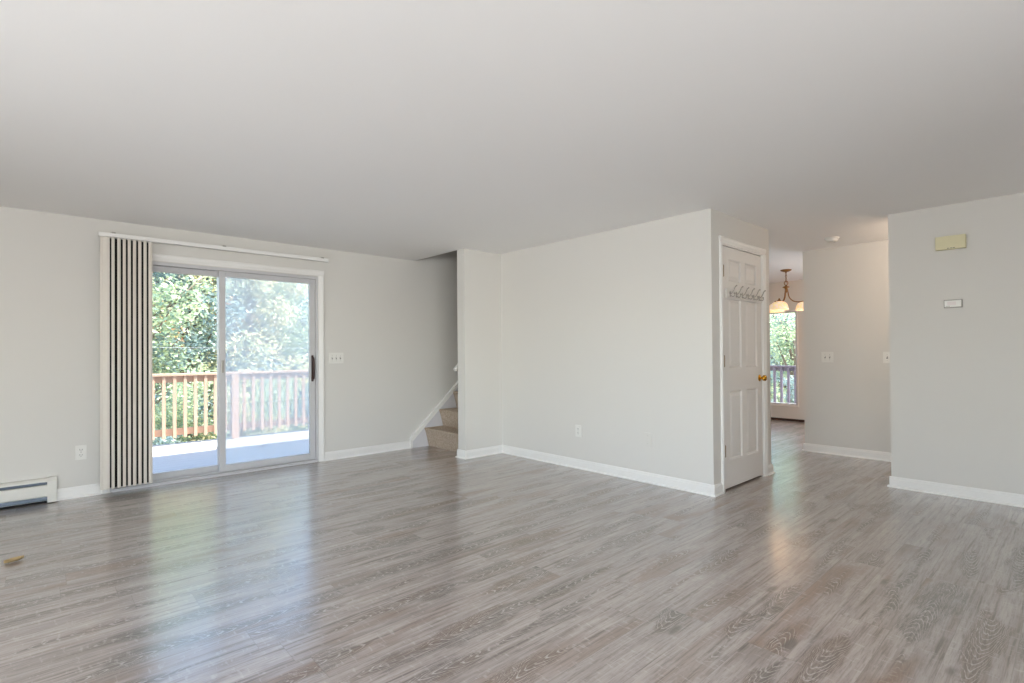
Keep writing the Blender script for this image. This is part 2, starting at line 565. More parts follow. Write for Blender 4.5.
struct(MB().box(XF, XF + 0.12, YSO, YF, 0, H).build('wall_right', 'wall'), 'plain off-white wall at the right with chime and thermostat', 'wall')
struct(MB().box(XE, XE + 0.12, YSO, YE, 0, H).build('wall_hall', 'wall'), 'hall wall with light switches, between right wall and dining room', 'wall')

# baseboards
BP = [(0, 0), (0.0125, 0), (0.0125, 0.066), (0.0085, 0.075), (0.008, 0.081), (0.003, 0.089), (0, 0.090)]
SP = [(0, 0), (0.0255, 0), (0.0248, 0.005), (0.0225, 0.0095), (0.0185, 0.013), (0.0125, 0.0145), (0, 0.0145)]
def run(mb, p0, p1, nrm, e0=0.0, e1=0.0):
    """baseboard from p0 to p1 on a wall whose face looks along nrm; e = extra length at the ends"""
    p0, p1, nrm = Vector((*p0, 0)), Vector((*p1, 0)), Vector((*nrm, 0))
    d = (p1 - p0).normalized()
    for prof, w in ((BP, 0.0125), (SP, 0.0255)):
        a = p0 - d * (w if e0 else 0)
        b = p1 + d * (w if e1 else 0)
        mb.prism([a + nrm * q + Vector((0, 0, z)) for q, z in prof], b - a)
E_ = 0.019
m = MB(); run(m, (0.117, YA), (0.392, YA), (0, -1)); run(m, (2.293, YA), (3.356, YA), (0, -1))
struct(m.build('baseboard_north', 'trim'), 'white baseboard along the sliding door wall', 'baseboard')
m = MB(); run(m, (XS, YS), (XB, YS), (0, -1), E_); run(m, (XS, YS), (XS, YS + TS), (-1, 0), 0, 0.012)
struct(m.build('baseboard_stair', 'trim'), 'white baseboard around the short stair wall', 'baseboard')
m = MB(); run(m, (XB, YC), (XB, YS), (-1, 0), E_); run(m, (XB, YC), (4.104, YC), (0, -1))
struct(m.build('baseboard_center', 'trim'), 'white baseboard along the long bright wall', 'baseboard')
m = MB(); run(m, (5.003, YC), (XD, YC), (0, -1), 0, E_); run(m, (XD, YC), (XD, YS), (1, 0))
struct(m.build('baseboard_closet', 'trim'), 'short white baseboard right of the closet door', 'baseboard')
m = MB(); run(m, (XF, YSO), (XF, YF), (-1, 0), 0, E_); run(m, (XF, YF), (XF + 0.12, YF), (0, 1), 0, E_)
struct(m.build('baseboard_right', 'trim'), 'white baseboard along the right-hand wall', 'baseboard')
m = MB(); run(m, (XE, YSO), (XE, YE), (-1, 0), 0, E_); run(m, (XE, YE), (XE + 0.12, YE), (0, 1), 0, E_)
struct(m.build('baseboard_hall', 'trim'), 'white baseboard along the hall wall', 'baseboard')
struct(MB().box(XG - 0.02, XG, YE, YS, 0, 0.035, 0.004).build('baseboard_east', 'brown_trim'), 'dark brown strip at the foot of the dining room wall', 'baseboard')

# ------------------------------------------------------------------ sliding glass door
d1 = thing('door_1', 'white-framed sliding glass door opening onto the deck', 'door', (1.34, YA, 0), kind='structure')
m = MB()   # casing on the room side
cx0, cx1, cz = 0.392, 2.293, 2.052
def casing(m, x0, x1, z1, w, y):
    prof = ((0, 0.012), (0.010, 0.019), (w * 0.55, 0.016), (w - 0.012, 0.010), (w, 0.008))
    def pts_side(xo, sgn):
        return [(xo, y, 0)] + [(xo + sgn * a, y - t, 0) for a, t in prof] + [(xo + sgn * w, y, 0)]
    m.prism(pts_side(x0, 1), (0, 0, z1 - w))
    m.prism(pts_side(x1, -1), (0, 0, z1 - w))
    m.prism([(x0, y, z1)] + [(x0, y - t, z1 - a) for a, t in prof] + [(x0, y, z1 - w)], (x1 - x0, 0, 0))
casing(m, cx0, cx1, cz, 0.060, YA)
m.build('casing', 'trim', d1)
m = MB()   # frame: jambs, head, sill
fy0, fy1 = YA + 0.005, YA + 0.14
m.box(DX0, DX0 + 0.022, fy0, fy1, 0, DZ).box(DX1 - 0.022, DX1, fy0, fy1, 0, DZ)
m.box(DX0 + 0.022, DX1 - 0.022, fy0, fy1, DZ - 0.028, DZ)
m.build('frame', 'vinyl', d1)
m = MB()
m.box(DX0 + 0.022, DX1 - 0.022, YA - 0.012, fy1, 0.0, 0.024)
m.box(DX0 + 0.022, DX1 - 0.022, YA + 0.050, YA + 0.062, 0.024, 0.036)
m.box(DX0 + 0.022, DX1 - 0.022, YA + 0.100, YA + 0.112, 0.024, 0.036)
m.build('sill_track', 'vinyl', d1)
def panel(name, x0, x1, y0, y1, sl, sr, zb=0.036, zt=DZ - 0.028, rb=0.055, rtp=0.052, mat='vinyl'):
    m = MB()
    m.box(x0, x0 + sl, y0, y1, zb, zt, 0.004).box(x1 - sr, x1, y0, y1, zb, zt, 0.004)
    m.box(x0 + sl, x1 - sr, y0, y1, zb, zb + rb, 0.003).box(x0 + sl, x1 - sr, y0, y1, zt - rtp, zt, 0.003)
    p = m.build(name, mat, d1)
    g = MB().box(x0 + sl - 0.004, x1 - sr + 0.004, (y0 + y1) / 2 - 0.003, (y0 + y1) / 2 + 0.003, zb + rb - 0.004, zt - rtp + 0.004).build('glass_pane', 'glass', p)
    return p
pf = panel('fixed_panel', DX0 + 0.022, 1.338, YA + 0.082, YA + 0.118, 0.058, 0.052)
ps = panel('sliding_panel', 1.288, DX1 - 0.022, YA + 0.036, YA + 0.072, 0.056, 0.056)
MB().box(1.306, 1.328, YA + 0.026, YA + 0.036, 0.98, 1.10, 0.003).build('latch', 'steel', ps)
m = MB()
m.box(2.170, 2.192, YA + 0.028, YA + 0.036, 0.86, 1.14, 0.003)
m.tube(bez([(2.181, YA + 0.028, 0.885), (2.181, YA - 0.004, 0.90), (2.181, YA - 0.012, 1.0), (2.181, YA - 0.004, 1.10), (2.181, YA + 0.028, 1.115)], 6), 0.009, 8)
hd = m.build('handle', 'handle', ps)
hd['label'] = 'dark brown pull handle'
# insect screen outside the sliding panel
m = MB()
sx0, sx1 = 1.300, DX1 - 0.022
m.box(sx0, sx0 + 0.03, YA + 0.122, YA + 0.134, 0.036, DZ - 0.028).box(sx1 - 0.03, sx1, YA + 0.122, YA + 0.134, 0.036, DZ - 0.028)
m.box(sx0 + 0.03, sx1 - 0.03, YA + 0.122, YA + 0.134, 0.036, 0.066).box(sx0 + 0.03, sx1 - 0.03, YA + 0.122, YA + 0.134, DZ - 0.058, DZ - 0.028)
sc = m.build('screen_panel', 'vinyl', d1)
MB().box(sx0 + 0.03, sx1 - 0.03, YA + 0.1275, YA + 0.1285, 0.066, DZ - 0.058).build('insect_mesh', 'screen', sc)

# vertical blind, stacked at the left of the door
bl = thing('vertical_blind', 'cream vertical blind with vanes stacked at the left of the glass door', 'blind', (1.34, YA - 0.09, 2.13))
yb = YA - 0.085
m = MB()
m.box(0.370, 2.305, yb - 0.022, yb + 0.022, 2.138, 2.172, 0.004)
hr = m.build('headrail', 'trim', bl)
for bx in (0.47, 1.30, 2.24):
    m = MB()
    m.box(bx - 0.02, bx + 0.02, yb - 0.010, YA, 2.172, 2.178)
    m.box(bx - 0.013, bx + 0.013, yb - 0.028, yb - 0.016, 2.168, 2.180, 0.002)
    br = m.build('bracket', 'steel', bl)
    if bx > 2: MB().box(2.296, 2.309, yb - 0.024, yb + 0.024, 2.134, 2.174, 0.002).build('end_cap', 'plastic', bl)
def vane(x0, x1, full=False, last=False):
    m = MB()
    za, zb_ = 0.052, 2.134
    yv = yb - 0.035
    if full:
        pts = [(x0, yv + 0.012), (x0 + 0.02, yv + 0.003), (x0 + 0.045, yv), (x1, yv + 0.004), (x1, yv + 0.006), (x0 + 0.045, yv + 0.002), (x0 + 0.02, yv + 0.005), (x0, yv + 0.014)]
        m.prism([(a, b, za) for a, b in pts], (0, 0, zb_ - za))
        m.mi = 1  # dark slat behind the broad vane, painted shade of the first gap
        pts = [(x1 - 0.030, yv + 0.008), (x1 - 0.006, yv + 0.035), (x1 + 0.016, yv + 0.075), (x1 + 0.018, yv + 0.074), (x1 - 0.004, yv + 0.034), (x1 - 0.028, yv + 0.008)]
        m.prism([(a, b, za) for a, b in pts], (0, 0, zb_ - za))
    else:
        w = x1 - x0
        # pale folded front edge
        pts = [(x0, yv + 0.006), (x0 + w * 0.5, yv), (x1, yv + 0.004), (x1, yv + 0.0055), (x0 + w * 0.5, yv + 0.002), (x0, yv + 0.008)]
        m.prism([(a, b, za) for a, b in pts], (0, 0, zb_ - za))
        # near-black body behind it, painted as the shaded gap between vanes
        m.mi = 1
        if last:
            return m.build('vane', ['vane', 'gap_shade'], bl)
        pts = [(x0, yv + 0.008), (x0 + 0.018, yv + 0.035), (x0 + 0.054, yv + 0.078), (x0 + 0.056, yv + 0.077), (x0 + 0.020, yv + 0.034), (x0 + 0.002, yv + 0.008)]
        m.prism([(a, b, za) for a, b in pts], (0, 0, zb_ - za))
    return m.build('vane', ['vane', 'gap_shade'], bl)
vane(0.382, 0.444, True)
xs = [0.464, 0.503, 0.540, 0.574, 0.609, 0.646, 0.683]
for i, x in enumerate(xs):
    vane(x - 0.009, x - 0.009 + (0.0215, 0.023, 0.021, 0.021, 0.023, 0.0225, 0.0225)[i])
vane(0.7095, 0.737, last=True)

# ------------------------------------------------------------------ windows behind the camera and in the dining room
def window(name, label, axis, f, n, a0, a1, z0, z1, mull=1):
    """axis 'X': wall face at x=f looking along n; opening a0..a1"""
    w = thing(name, label, 'window', (f, (a0 + a1) / 2, z0) if axis == 'X' else ((a0 + a1) / 2, f, z0), kind='structure')
    def B(m, a, b, d0, d1, c, d):
        lo, hi = sorted((f - n * d0, f - n * d1))
        if axis == 'X': m.box(lo, hi, a, b, c, d)
        else: m.box(a, b, lo, hi, c, d)
    m = MB()
    t = 0.055
    B(m, a0 - t, a0, -0.015, 0, z0 - 0.02, z1 + t); B(m, a1, a1 + t, -0.015, 0, z0 - 0.02, z1 + t)
    B(m, a0, a1, -0.015, 0, z1, z1 + t)
    m.build('casing', 'trim', w)
    m = MB()
    B(m, a0 - t - 0.01, a1 + t + 0.01, -0.03, 0.0, z0 - 0.024, z0)
    B(m, a0 + 0.001, a1 - 0.001, 0.0, 0.05, z0 + 0.0005, z0 + 0.012)
    m.build('sill', 'trim', w)
    m = MB()
    s = 0.035
    B(m, a0, a0 + s, 0.05, 0.09, z0, z1); B(m, a1 - s, a1, 0.05, 0.09, z0, z1)
    B(m, a0 + s, a1 - s, 0.05, 0.09, z0, z0 + s); B(m, a0 + s, a1 - s, 0.05, 0.09, z1 - s, z1)
    for k in range(1, mull + 1):
        c = a0 + (a1 - a0) * k / (mull + 1)
        B(m, c - 0.02, c + 0.02, 0.05, 0.09, z0 + s, z1 - s)
    fr = m.build('sash', 'vinyl', w)
    m = MB()
    B(m, a0 + s - 0.004, a1 - s + 0.004, 0.068, 0.072, z0 + s - 0.004, z1 - s + 0.004)
    m.build('glass_pane', 'glass', fr)
    return w
window('window_1', 'wide window in the wall left of the camera', 'X', XW, 1, WY0, WY1, WZ0, WZ1)
window('window_2', 'wide window in the wall behind the camera', 'Y', YSO, 1, SX0, SX1, WZ0, WZ1)

window('window_added', 'added unseen kitchen window behind the hall wall, for light on the dining floor', 'X', XG, -1, KY0, KY1, EZ0, EZ1)  # opening added out of view to brighten the dining floor
w3 = thing('window_3', 'tall dining room window behind the brass chandelier', 'window', (XG, 3.7, EZ0), kind='structure')
m = MB()
m.box(XG - 0.012, XG, EY0 - 0.018, EY0, EZ0 - 0.028, EZ1 + 0.018).box(XG - 0.012, XG, EY1, EY1 + 0.018, EZ0 - 0.028, EZ1 + 0.018).box(XG - 0.012, XG, EY0, EY1, EZ1, EZ1 + 0.018)
m.box(XG - 0.02, XG, EY0 - 0.02, EY1 + 0.02, EZ0 - 0.026, EZ0)
m.build('casing', 'trim', w3)
m = MB()
m.box(XG, XG + 0.06, EY0, EY0 + 0.022, EZ0, EZ1).box(XG, XG + 0.06, EY1 - 0.022, EY1, EZ0, EZ1)
m.box(XG, XG + 0.06, EY0 + 0.022, EY1 - 0.022, EZ0, EZ0 + 0.022).box(XG, XG + 0.06, EY0 + 0.022, EY1 - 0.022, EZ1 - 0.022, EZ1)
fr = m.build('sash', 'vinyl', w3)
MB().box(XG + 0.028, XG + 0.032, EY0 + 0.02, EY1 - 0.02, EZ0 + 0.02, EZ1 - 0.02).build('glass_pane', 'glass', fr)

# ------------------------------------------------------------------ closet door (six panels)
d2 = thing('door_2', 'white six-panel closet door with brass knob', 'door', (4.555, YC, 0), kind='structure')
m = MB()
casing(m, 4.104, 5.003, 2.094, 0.054, YC)
m.build('casing', 'trim', d2)
m = MB()
m.box(CX0, CX0 + 0.012, YC, YC + 0.12, 0, CZ).box(CX1 - 0.012, CX1, YC, YC + 0.12, 0, CZ).box(CX0 + 0.012, CX1 - 0.012, YC, YC + 0.12, CZ - 0.012, CZ)
m.box(CX0 + 0.012, CX0 + 0.024, YC + 0.045, YC + 0.07, 0, CZ - 0.012).box(CX1 - 0.024, CX1 - 0.012, YC + 0.045, YC + 0.07, 0, CZ - 0.012).box(CX0 + 0.024, CX1 - 0.024, YC + 0.045, YC + 0.07, CZ - 0.024, CZ - 0.012)
m.build('jamb', 'trim', d2)
sx0, sx1, sz0, sz1 = CX0 + 0.015, CX1 - 0.015, 0.016, CZ - 0.017
yd0, yd1 = YC + 0.006, YC + 0.041
cols = [(sx0 + 0.105, sx0 + 0.340), (sx0 + 0.425, sx1 - 0.100)]
rows = [(0.240, 0.815), (1.010, 1.600), (1.740, 1.925)]
def door_slab():
    """slab with recessed, raised-field panels: rails and stiles plus bevelled panels in one mesh"""
    m = MB()
    xe = [sx0, cols[0][0], cols[0][1], cols[1][0], cols[1][1], sx1]
    ze = [sz0] + [z for r in rows for z in r] + [sz1]
    for x0, x1 in ((xe[0], xe[1]), (xe[2], xe[3]), (xe[4], xe[5])):
        m.box(x0, x1, yd0, yd1, sz0, sz1)
    for z0, z1 in ((ze[0], ze[1]), (ze[2], ze[3]), (ze[4], ze[5]), (ze[6], ze[7])):
        for x0, x1 in cols:
            m.box(x0, x1, yd0, yd1, z0, z1)
    for x0, x1 in cols:
        for z0, z1 in rows:
            def loop(i, y): return [(x0 + i, y, z0 + i), (x1 - i, y, z0 + i), (x1 - i, y, z1 - i), (x0 + i, y, z1 - i)]
            L = [loop(0, yd0), loop(0.004, yd0 + 0.004), loop(0.012, yd0 + 0.012), loop(0.020, yd0 + 0.012), loop(0.042, yd0 + 0.004), loop(0.05, yd0 + 0.0035)]
            V = [[m.bm.verts.new(p) for p in l] for l in L]
            for a, b in zip(V, V[1:]):
                for k in range(4):
                    m.bm.faces.new((a[k], a[(k + 1) % 4], b[(k + 1) % 4], b[k]))
            m.bm.faces.new(V[-1])
            m.box(x0, x1, yd0 + 0.018, yd1, z0, z1)
    return m
slab = door_slab().build('door_slab', 'door', d2)
for hz in (1.815, 1.070, 0.330):
    m = MB()
    m.tube([(CX0 + 0.012, YC + 0.001, hz - 0.045), (CX0 + 0.012, YC + 0.001, hz + 0.045)], 0.0095, 10)
    for k in (-0.052, 0.052):
        m.tube([(CX0 + 0.012, YC + 0.001, hz + k * 0.86), (CX0 + 0.012, YC + 0.001, hz + k)], [0.009, 0.004], 8)
    m.box(CX0 + 0.012, CX0 + 0.036, YC + 0.0035, YC + 0.0065, hz - 0.044, hz + 0.044)
    h = m.build('hinge', 'hinge', d2)
m = MB()
kx, kz = 4.882, 0.905
m.lathe([(0.0, -0.062), (0.014, -0.062), (0.024, -0.056), (0.0275, -0.044), (0.025, -0.033), (0.014, -0.026), (0.010, -0.020), (0.011, -0.010), (0.024, -0.006), (0.030, -0.003), (0.031, 0.0)], (kx, yd0, kz), 'Y', 20)
k = m.build('knob', 'brass', d2)
k['label'] = 'polished brass knob'

# coat hook rack hung on the closet door
rk = thing('coat_hook_rack', 'white coat rack board with six metal hooks on the closet door', 'coat rack', (4.57, yd0, 1.60))
bz0, bz1 = 1.590, 1.672
MB().box(4.215, 4.925, yd0 - 0.016, yd0, bz0, bz1, 0.004).build('board', 'door', rk)
yk = yd0 - 0.016
for i in range(6):
    hx = 4.272 + i * 0.1150
    m = MB()
    m.lathe([(0.0, -0.006), (0.010, -0.005), (0.012, 0.0)], (hx, yk, 1.638), 'Y', 12)
    m.box(hx - 0.007, hx + 0.007, yk - 0.004, yk, 1.605, 1.655, 0.0015)
    m.tube(bez([(hx, yk - 0.003, 1.632), (hx, yk - 0.016, 1.636), (hx, yk - 0.033, 1.658), (hx, yk - 0.045, 1.684), (hx, yk - 0.055, 1.692)], 6), 0.0046, 8)
    m.lathe([(0, -0.007), (0.005, -0.005), (0.007, 0), (0.005, 0.005), (0, 0.007)], (hx, yk - 0.056, 1.693), 'Z', 10)
    m.tube(bez([(hx, yk - 0.003, 1.620), (hx, yk - 0.015, 1.609), (hx, yk - 0.030, 1.607), (hx, yk - 0.039, 1.617), (hx, yk - 0.038, 1.630)], 6), 0.0044, 8)
    m.lathe([(0, -0.008), (0.006, -0.005), (0.008, 0), (0.006, 0.005), (0, 0.008)], (hx, yk - 0.038, 1.632), 'Z', 10)
    m.build('hook', 'steel', rk)

# ------------------------------------------------------------------ staircase
st = thing('carpeted_staircase', 'beige carpeted stairs rising behind the short wall', 'stairs', (3.61, 5.1, 0))
NS = 11
RISE, RUN, X0 = 0.213, 0.217, 3.545
for i in range(NS):
    nx, zt = X0 + RUN * i, 0.230 + RISE * i
    zb = 0.0 if i == 0 else zt - RISE
    m = MB()
    bx = min(nx + 0.30, WX0)
    prof = [(nx + 0.064, zb), (nx + 0.028, zt - 0.075), (nx + 0.012, zt - 0.030), (nx + 0.002, zt - 0.016), (nx + 0.002, zt - 0.007), (nx + 0.010, zt), (bx, zt), (bx, zb)]
    m.prism([(x, YS + TS + 0.003, z) for x, z in prof], (0, YA - 0.024 - YS - TS - 0.003, 0))
    s_ = m.build('step', 'carpet', st)
# carriage below the steps (solid)
m = MB()
m.prism([(x, YS + TS + 0.004, z) for x, z in [(3.86, 0.0), (WX0 - 0.005, 0.0), (WX0 - 0.005, 0.21 + RISE * (NS - 1)), (X0 + RUN * NS, 0.21 + RISE * (NS - 1)), (3.86, 0.21)]], (0, YA - 0.03 - YS - TS, 0))
m.build('carriage', 'wall', st)
# skirt board on the wall, with its cap moulding
m = MB()
def sk(x): return 0.106 + (x - 3.360) * 0.915
m.prism([(x, YA - 0.020, z) for x, z in [(3.360, 0), (WX0 - 0.02, 0), (WX0 - 0.02, 2.8), (6.2, sk(6.2)), (3.360, sk(3.36))]], (0, 0.020, 0))
sb = m.build('trim_1', 'skirt')
struct(sb, 'white sloping skirt board on the wall beside the stairs', 'trim')
m = MB()
m.prism([(x, YA - 0.032, z) for x, z in [(3.348, 0.056), (6.2, sk(6.2) - 0.050), (6.2, sk(6.2) + 0.026), (3.348, sk(3.348) + 0.026)]], (0, 0.032, 0))
m.prism([(x, YA - 0.026, z) for x, z in [(3.348, 0), (3.378, 0), (3.378, 0.083), (3.348, 0.056)]], (0, 0.026, 0))
m.build('cap_moulding', 'trim', sb)
# handrail on the stair side of the stub wall
hrl = thing('handrail', 'white wooden handrail end showing above the stairs', 'handrail', (3.45, YS + TS + 0.06, 0.97))
m = MB()
yh = YS + TS + 0.062
prof = [(-0.015, -0.018), (0.015, -0.018), (0.020, 0.0), (0.015, 0.015), (0.0, 0.020), (-0.015, 0.015), (-0.020, 0.0)]
dv = Vector((1, 0, RISE / RUN)).normalized()
nv = Vector((-dv.z, 0, dv.x))
p0 = Vector((3.446, yh, 0.964))
m.prism([p0 + Vector((0, a, 0)) + nv * b for a, b in prof], dv * 3.3)
m.build('rail', 'trim', hrl)
for k in (0.35, 1.6, 2.9):
    q = p0 + dv * k
    MB().tube([q - nv * 0.02, q - nv * 0.05 + Vector((0, -0.02, 0)), (q.x + 0.05, YS + TS + 0.002, q.z - 0.06)], 0.008, 8).build('bracket', 'hinge', hrl)

# ------------------------------------------------------------------ baseboard heater
ht = thing('baseboard_heater', 'white baseboard heater along the wall left of the blind', 'heater', (-1.2, YA - 0.03, 0))
hx0, hx1 = XW + 0.01, 0.060
yh0 = YA - 0.068
MB().box(hx0, hx1, YA - 0.010, YA - 0.002, 0.012, 0.19).build('back_panel', 'fin', ht)
m = MB()
m.prism([(hx0, YA - 0.002, 0.192), (hx0, YA - 0.050, 0.192), (hx0, yh0 + 0.002, 0.176), (hx0, yh0 + 0.002, 0.168), (hx0, YA - 0.050, 0.184), (hx0, YA - 0.002, 0.184)], (hx1 - hx0, 0, 0))
m.build('top_cover', 'heater', ht)
m = MB()
m.prism([(hx0, yh0, 0.060), (hx0, yh0 + 0.008, 0.052), (hx0, yh0 + 0.008, 0.128), (hx0, yh0 + 0.012, 0.146), (hx0, yh0, 0.142)], (hx1 - hx0, 0, 0))
m.build('front_panel', 'heater', ht)
m = MB()
m.prism([(hx0, yh0 + 0.020, 0.155), (hx0, yh0 + 0.003, 0.158), (hx0, yh0 + 0.003, 0.163), (hx0, yh0 + 0.020, 0.160)], (hx1 - hx0, 0, 0))
m.build('damper', 'fin', ht)
m = MB()
m.tube([(hx0, YA - 0.036, 0.09), (hx1, YA - 0.036, 0.09)], 0.012, 10)
x = hx0 + 0.02
while x < hx1 - 0.03:
    m.box(x, x + 0.0025, YA - 0.054, YA - 0.014, 0.066, 0.140)
    x += 0.009
m.build('finned_element', 'fin', ht)
MB().box(hx0, hx1, yh0 + 0.012, YA - 0.010, 0.004, 0.010).build('bottom_tray', 'dark', ht)
m = MB()
m.prism([(hx1, YA - 0.001, 0.008), (hx1, yh0 - 0.004, 0.008), (hx1, yh0 - 0.004, 0.172), (hx1, YA - 0.052, 0.197), (hx1, YA - 0.001, 0.197)], (0.056, 0, 0))
m.build('end_cap', 'heater', ht)

# ------------------------------------------------------------------ wall plates and wall devices
def frame_of(axis, f, n, c, z):
    """maps (along, out, up) offsets to world points for a wall face"""
    if axis == 'Y': return lambda a, d, h: Vector((c + a, f + n * d, z + h))
    return lambda a, d, h: Vector((f + n * d, c + a, z + h))
def abox(m, P, a0, a1, d0, d1, h0, h1, bevel=0.0):
    p, q = P(a0, d0, h0), P(a1, d1, h1)
    m.box(min(p.x, q.x), max(p.x, q.x), min(p.y, q.y), max(p.y, q.y), min(p.z, q.z), max(p.z, q.z), bevel)
def outlet(label, axis, f, n, c, z):
    P = frame_of(axis, f, n, c, z)
    o = thing('wall_outlet', label, 'outlet', tuple(P(0, 0, 0)), 'duplex wall outlets')
    m = MB(); abox(m, P, -0.036, 0.036, 0, 0.006, -0.0585, 0.0585, 0.002)
    m.build('cover_plate', 'plastic', o)
    for hz in (0.021, -0.021):
        m = MB(); abox(m, P, -0.016, 0.016, 0.005, 0.0075, hz - 0.0145, hz + 0.0145, 0.001)
        r_ = m.build('receptacle', 'plastic', o)
        m = MB()
        abox(m, P, -0.009, -0.006, 0.0065, 0.0079, hz - 0.002, hz + 0.008)
        abox(m, P, 0.006, 0.009, 0.0065, 0.0079, hz - 0.002, hz + 0.008)
        abox(m, P, -0.0025, 0.0025, 0.0065, 0.0079, hz - 0.011, hz - 0.006)
        m.build('slots', 'slot', r_)
    m = MB(); abox(m, P, -0.003, 0.003, 0.005, 0.0068, -0.003, 0.003); m.build('screw', 'steel', o)
    return o
def switch(label, axis, f, n, c, z, gangs):
    P = frame_of(axis, f, n, c, z)
    o = thing('light_switch', label, 'light switch', tuple(P(0, 0, 0)), 'toggle switch plates')
    w = 0.036 + 0.023 * (gangs - 1)
    m = MB(); abox(m, P, -w, w, 0, 0.006, -0.0585, 0.0585, 0.002)
    m.build('cover_plate', 'plastic', o)
    for k in range(gangs):
        a = (k - (gangs - 1) / 2) * 0.046
        m = MB(); abox(m, P, a - 0.006, a + 0.006, 0.0055, 0.0066, -0.0125, 0.0125)
        m.build('slot', 'slot', o)
        m = MB()
        m.prism([P(a - 0.004, 0.006, -0.004), P(a - 0.004, 0.006, 0.006), P(a - 0.004, 0.017, 0.011), P(a - 0.004, 0.017, 0.004)], P(0.008, 0, 0) - P(0, 0, 0))
        m.build('toggle', 'plastic', o)
        for s_ in (-0.030, 0.030):
            m = MB(); abox(m, P, a - 0.0025, a + 0.0025, 0.0055, 0.0066, s_ - 0.0025, s_ + 0.0025)
            m.build('screw', 'steel', o)
    return o
outlet('white duplex outlet above the heater end, left of the blind', 'Y', YA, -1, 0.266, 0.362)
outlet('white duplex outlet low on the long bright wall, the one nearer the stairs', 'X', XB, -1, 3.386, 0.370)
switch('white triple switch plate right of the sliding glass door', 'Y', YA, -1, 2.430, 1.107, 3)
switch('white double switch plate on the hall wall past the closet door', 'X', XE, -1, 1.923, 1.077, 2)
switch('single switch plate on the hall wall, half hidden by the right-hand wall', 'X', XE, -1, 1.370, 1.075, 1)
P = frame_of('X', XB, -1, 2.590, 0.380)
o = thing('blank_cover_plate', 'blank off-white cover plate low on the bright wall near the closet corner', 'cover plate', tuple(P(0, 0, 0)))
m = MB(); abox(m, P, -0.036, 0.036, 0, 0.007, -0.0585, 0.0585, 0.002); m.build('plate', 'wall', o)
for s_ in (-0.035, 0.035):
    m = MB(); abox(m, P, -0.0025, 0.0025, 0.006, 0.0078, s_ - 0.0025, s_ + 0.0025)
    m.build('screw', 'steel', o)

P = frame_of('X', XF, -1, 0.690, 1.990)
o = thing('door_chime', 'ivory door chime box high on the right-hand wall', 'door chime', tuple(P(0, 0, 0)))
m = MB(); abox(m, P, -0.092, 0.092, 0, 0.045, -0.052, 0.052, 0.004)
m.build('cover', 'ivory', o)
for a in (-0.022, -0.006, 0.012):
    m = MB(); abox(m, P, a - 0.006, a + 0.007, 0.044, 0.0458, -0.047, -0.043)
    m.build('vent_slot', 'slot', o)
P = frame_of('X', XF, -1, 0.682, 1.511)
o = thing('thermostat', 'small white thermostat with grey rim below the ivory chime', 'thermostat', tuple(P(0, 0, 0)))
m = MB(); abox(m, P, -0.056, 0.056, 0, 0.012, -0.032, 0.032, 0.002); m.build('base_plate', 'bezel', o)
m = MB(); abox(m, P, -0.051, 0.051, 0.012, 0.026, -0.026, 0.026, 0.003); m.build('cover', 'plastic', o)
m = MB(); abox(m, P, -0.020, 0.034, 0.0255, 0.027, -0.012, 0.016); m.build('display', 'display', o)
for a in (0.022, 0.030, 0.038):
    m = MB(); abox(m, P, a - 0.003, a + 0.003, 0.0255, 0.0272, -0.021, -0.017)
    m.build('button', 'bezel', o)
o = thing('smoke_detector', 'round white smoke detector on the hall ceiling', 'smoke detector', (5.967, 1.705, H))
MB().lathe([(0.0, -0.040), (0.040, -0.040), (0.050, -0.034), (0.056, -0.022), (0.058, -0.012)], (5.967, 1.705, H), 'Z', 28).build('cover', 'plastic', o)
MB().lathe([(0.066, -0.012), (0.068, -0.006), (0.066, 0.0)], (5.967, 1.705, H), 'Z', 28).build('mounting_ring', 'plastic', o)
MB().lathe([(0.0, -0.0425), (0.008, -0.042), (0.010, -0.040)], (5.985, 1.685, H), 'Z', 12).build('test_button', 'bezel', o)

# ------------------------------------------------------------------ chandelier in the dining room
CHX, CHY = 7.81, 2.812
ch = thing('chandelier', 'antique brass chandelier with glowing bell glass shades in the dining room', 'chandelier', (CHX, CHY, H))
MB().lathe([(0.072, 0.0), (0.072, -0.008), (0.062, -0.018), (0.030, -0.030), (0.010, -0.034), (0.010, -0.046), (0.0, -0.046)], (CHX, CHY, H), 'Z', 24).build('canopy', 'bronze', ch)
m = MB()
z = H - 0.046
while z > 2.135:    # chain links
    ring = [(CHX + (0.010 * math.cos(t) if int((z * 1000) / 24) % 2 else 0), CHY + (0 if int((z * 1000) / 24) % 2 else 0.010 * math.cos(t)), z - 0.016 + 0.019 * math.sin(t)) for t in [2 * PI * k / 12 for k in range(13)]]
    m.tube(ring, 0.003, 6, False)
    z -= 0.027
m.build('chain', 'bronze', ch)
m = MB()
m.tube([(CHX + 0.026 * math.cos(t) * rt.x, CHY + 0.026 * math.cos(t) * rt.y, 2.105 + 0.028 * math.sin(t)) for t in [2 * PI * k / 20 for k in range(21)]], 0.006, 8, False)
m.build('loop', 'bronze', ch)
MB().lathe([(0.0, 2.085), (0.012, 2.08), (0.018, 2.065), (0.045, 2.052), (0.047, 2.044), (0.024, 2.034), (0.014, 2.015), (0.020, 1.995), (0.012, 1.975), (0.0, 1.965)], (CHX, CHY, 0), 'Z', 20).build('hub', 'bronze', ch)
back_dir = Vector((CHX, CHY, 0)).normalized()
base_dir = Vector((back_dir.y, -back_dir.x, 0))
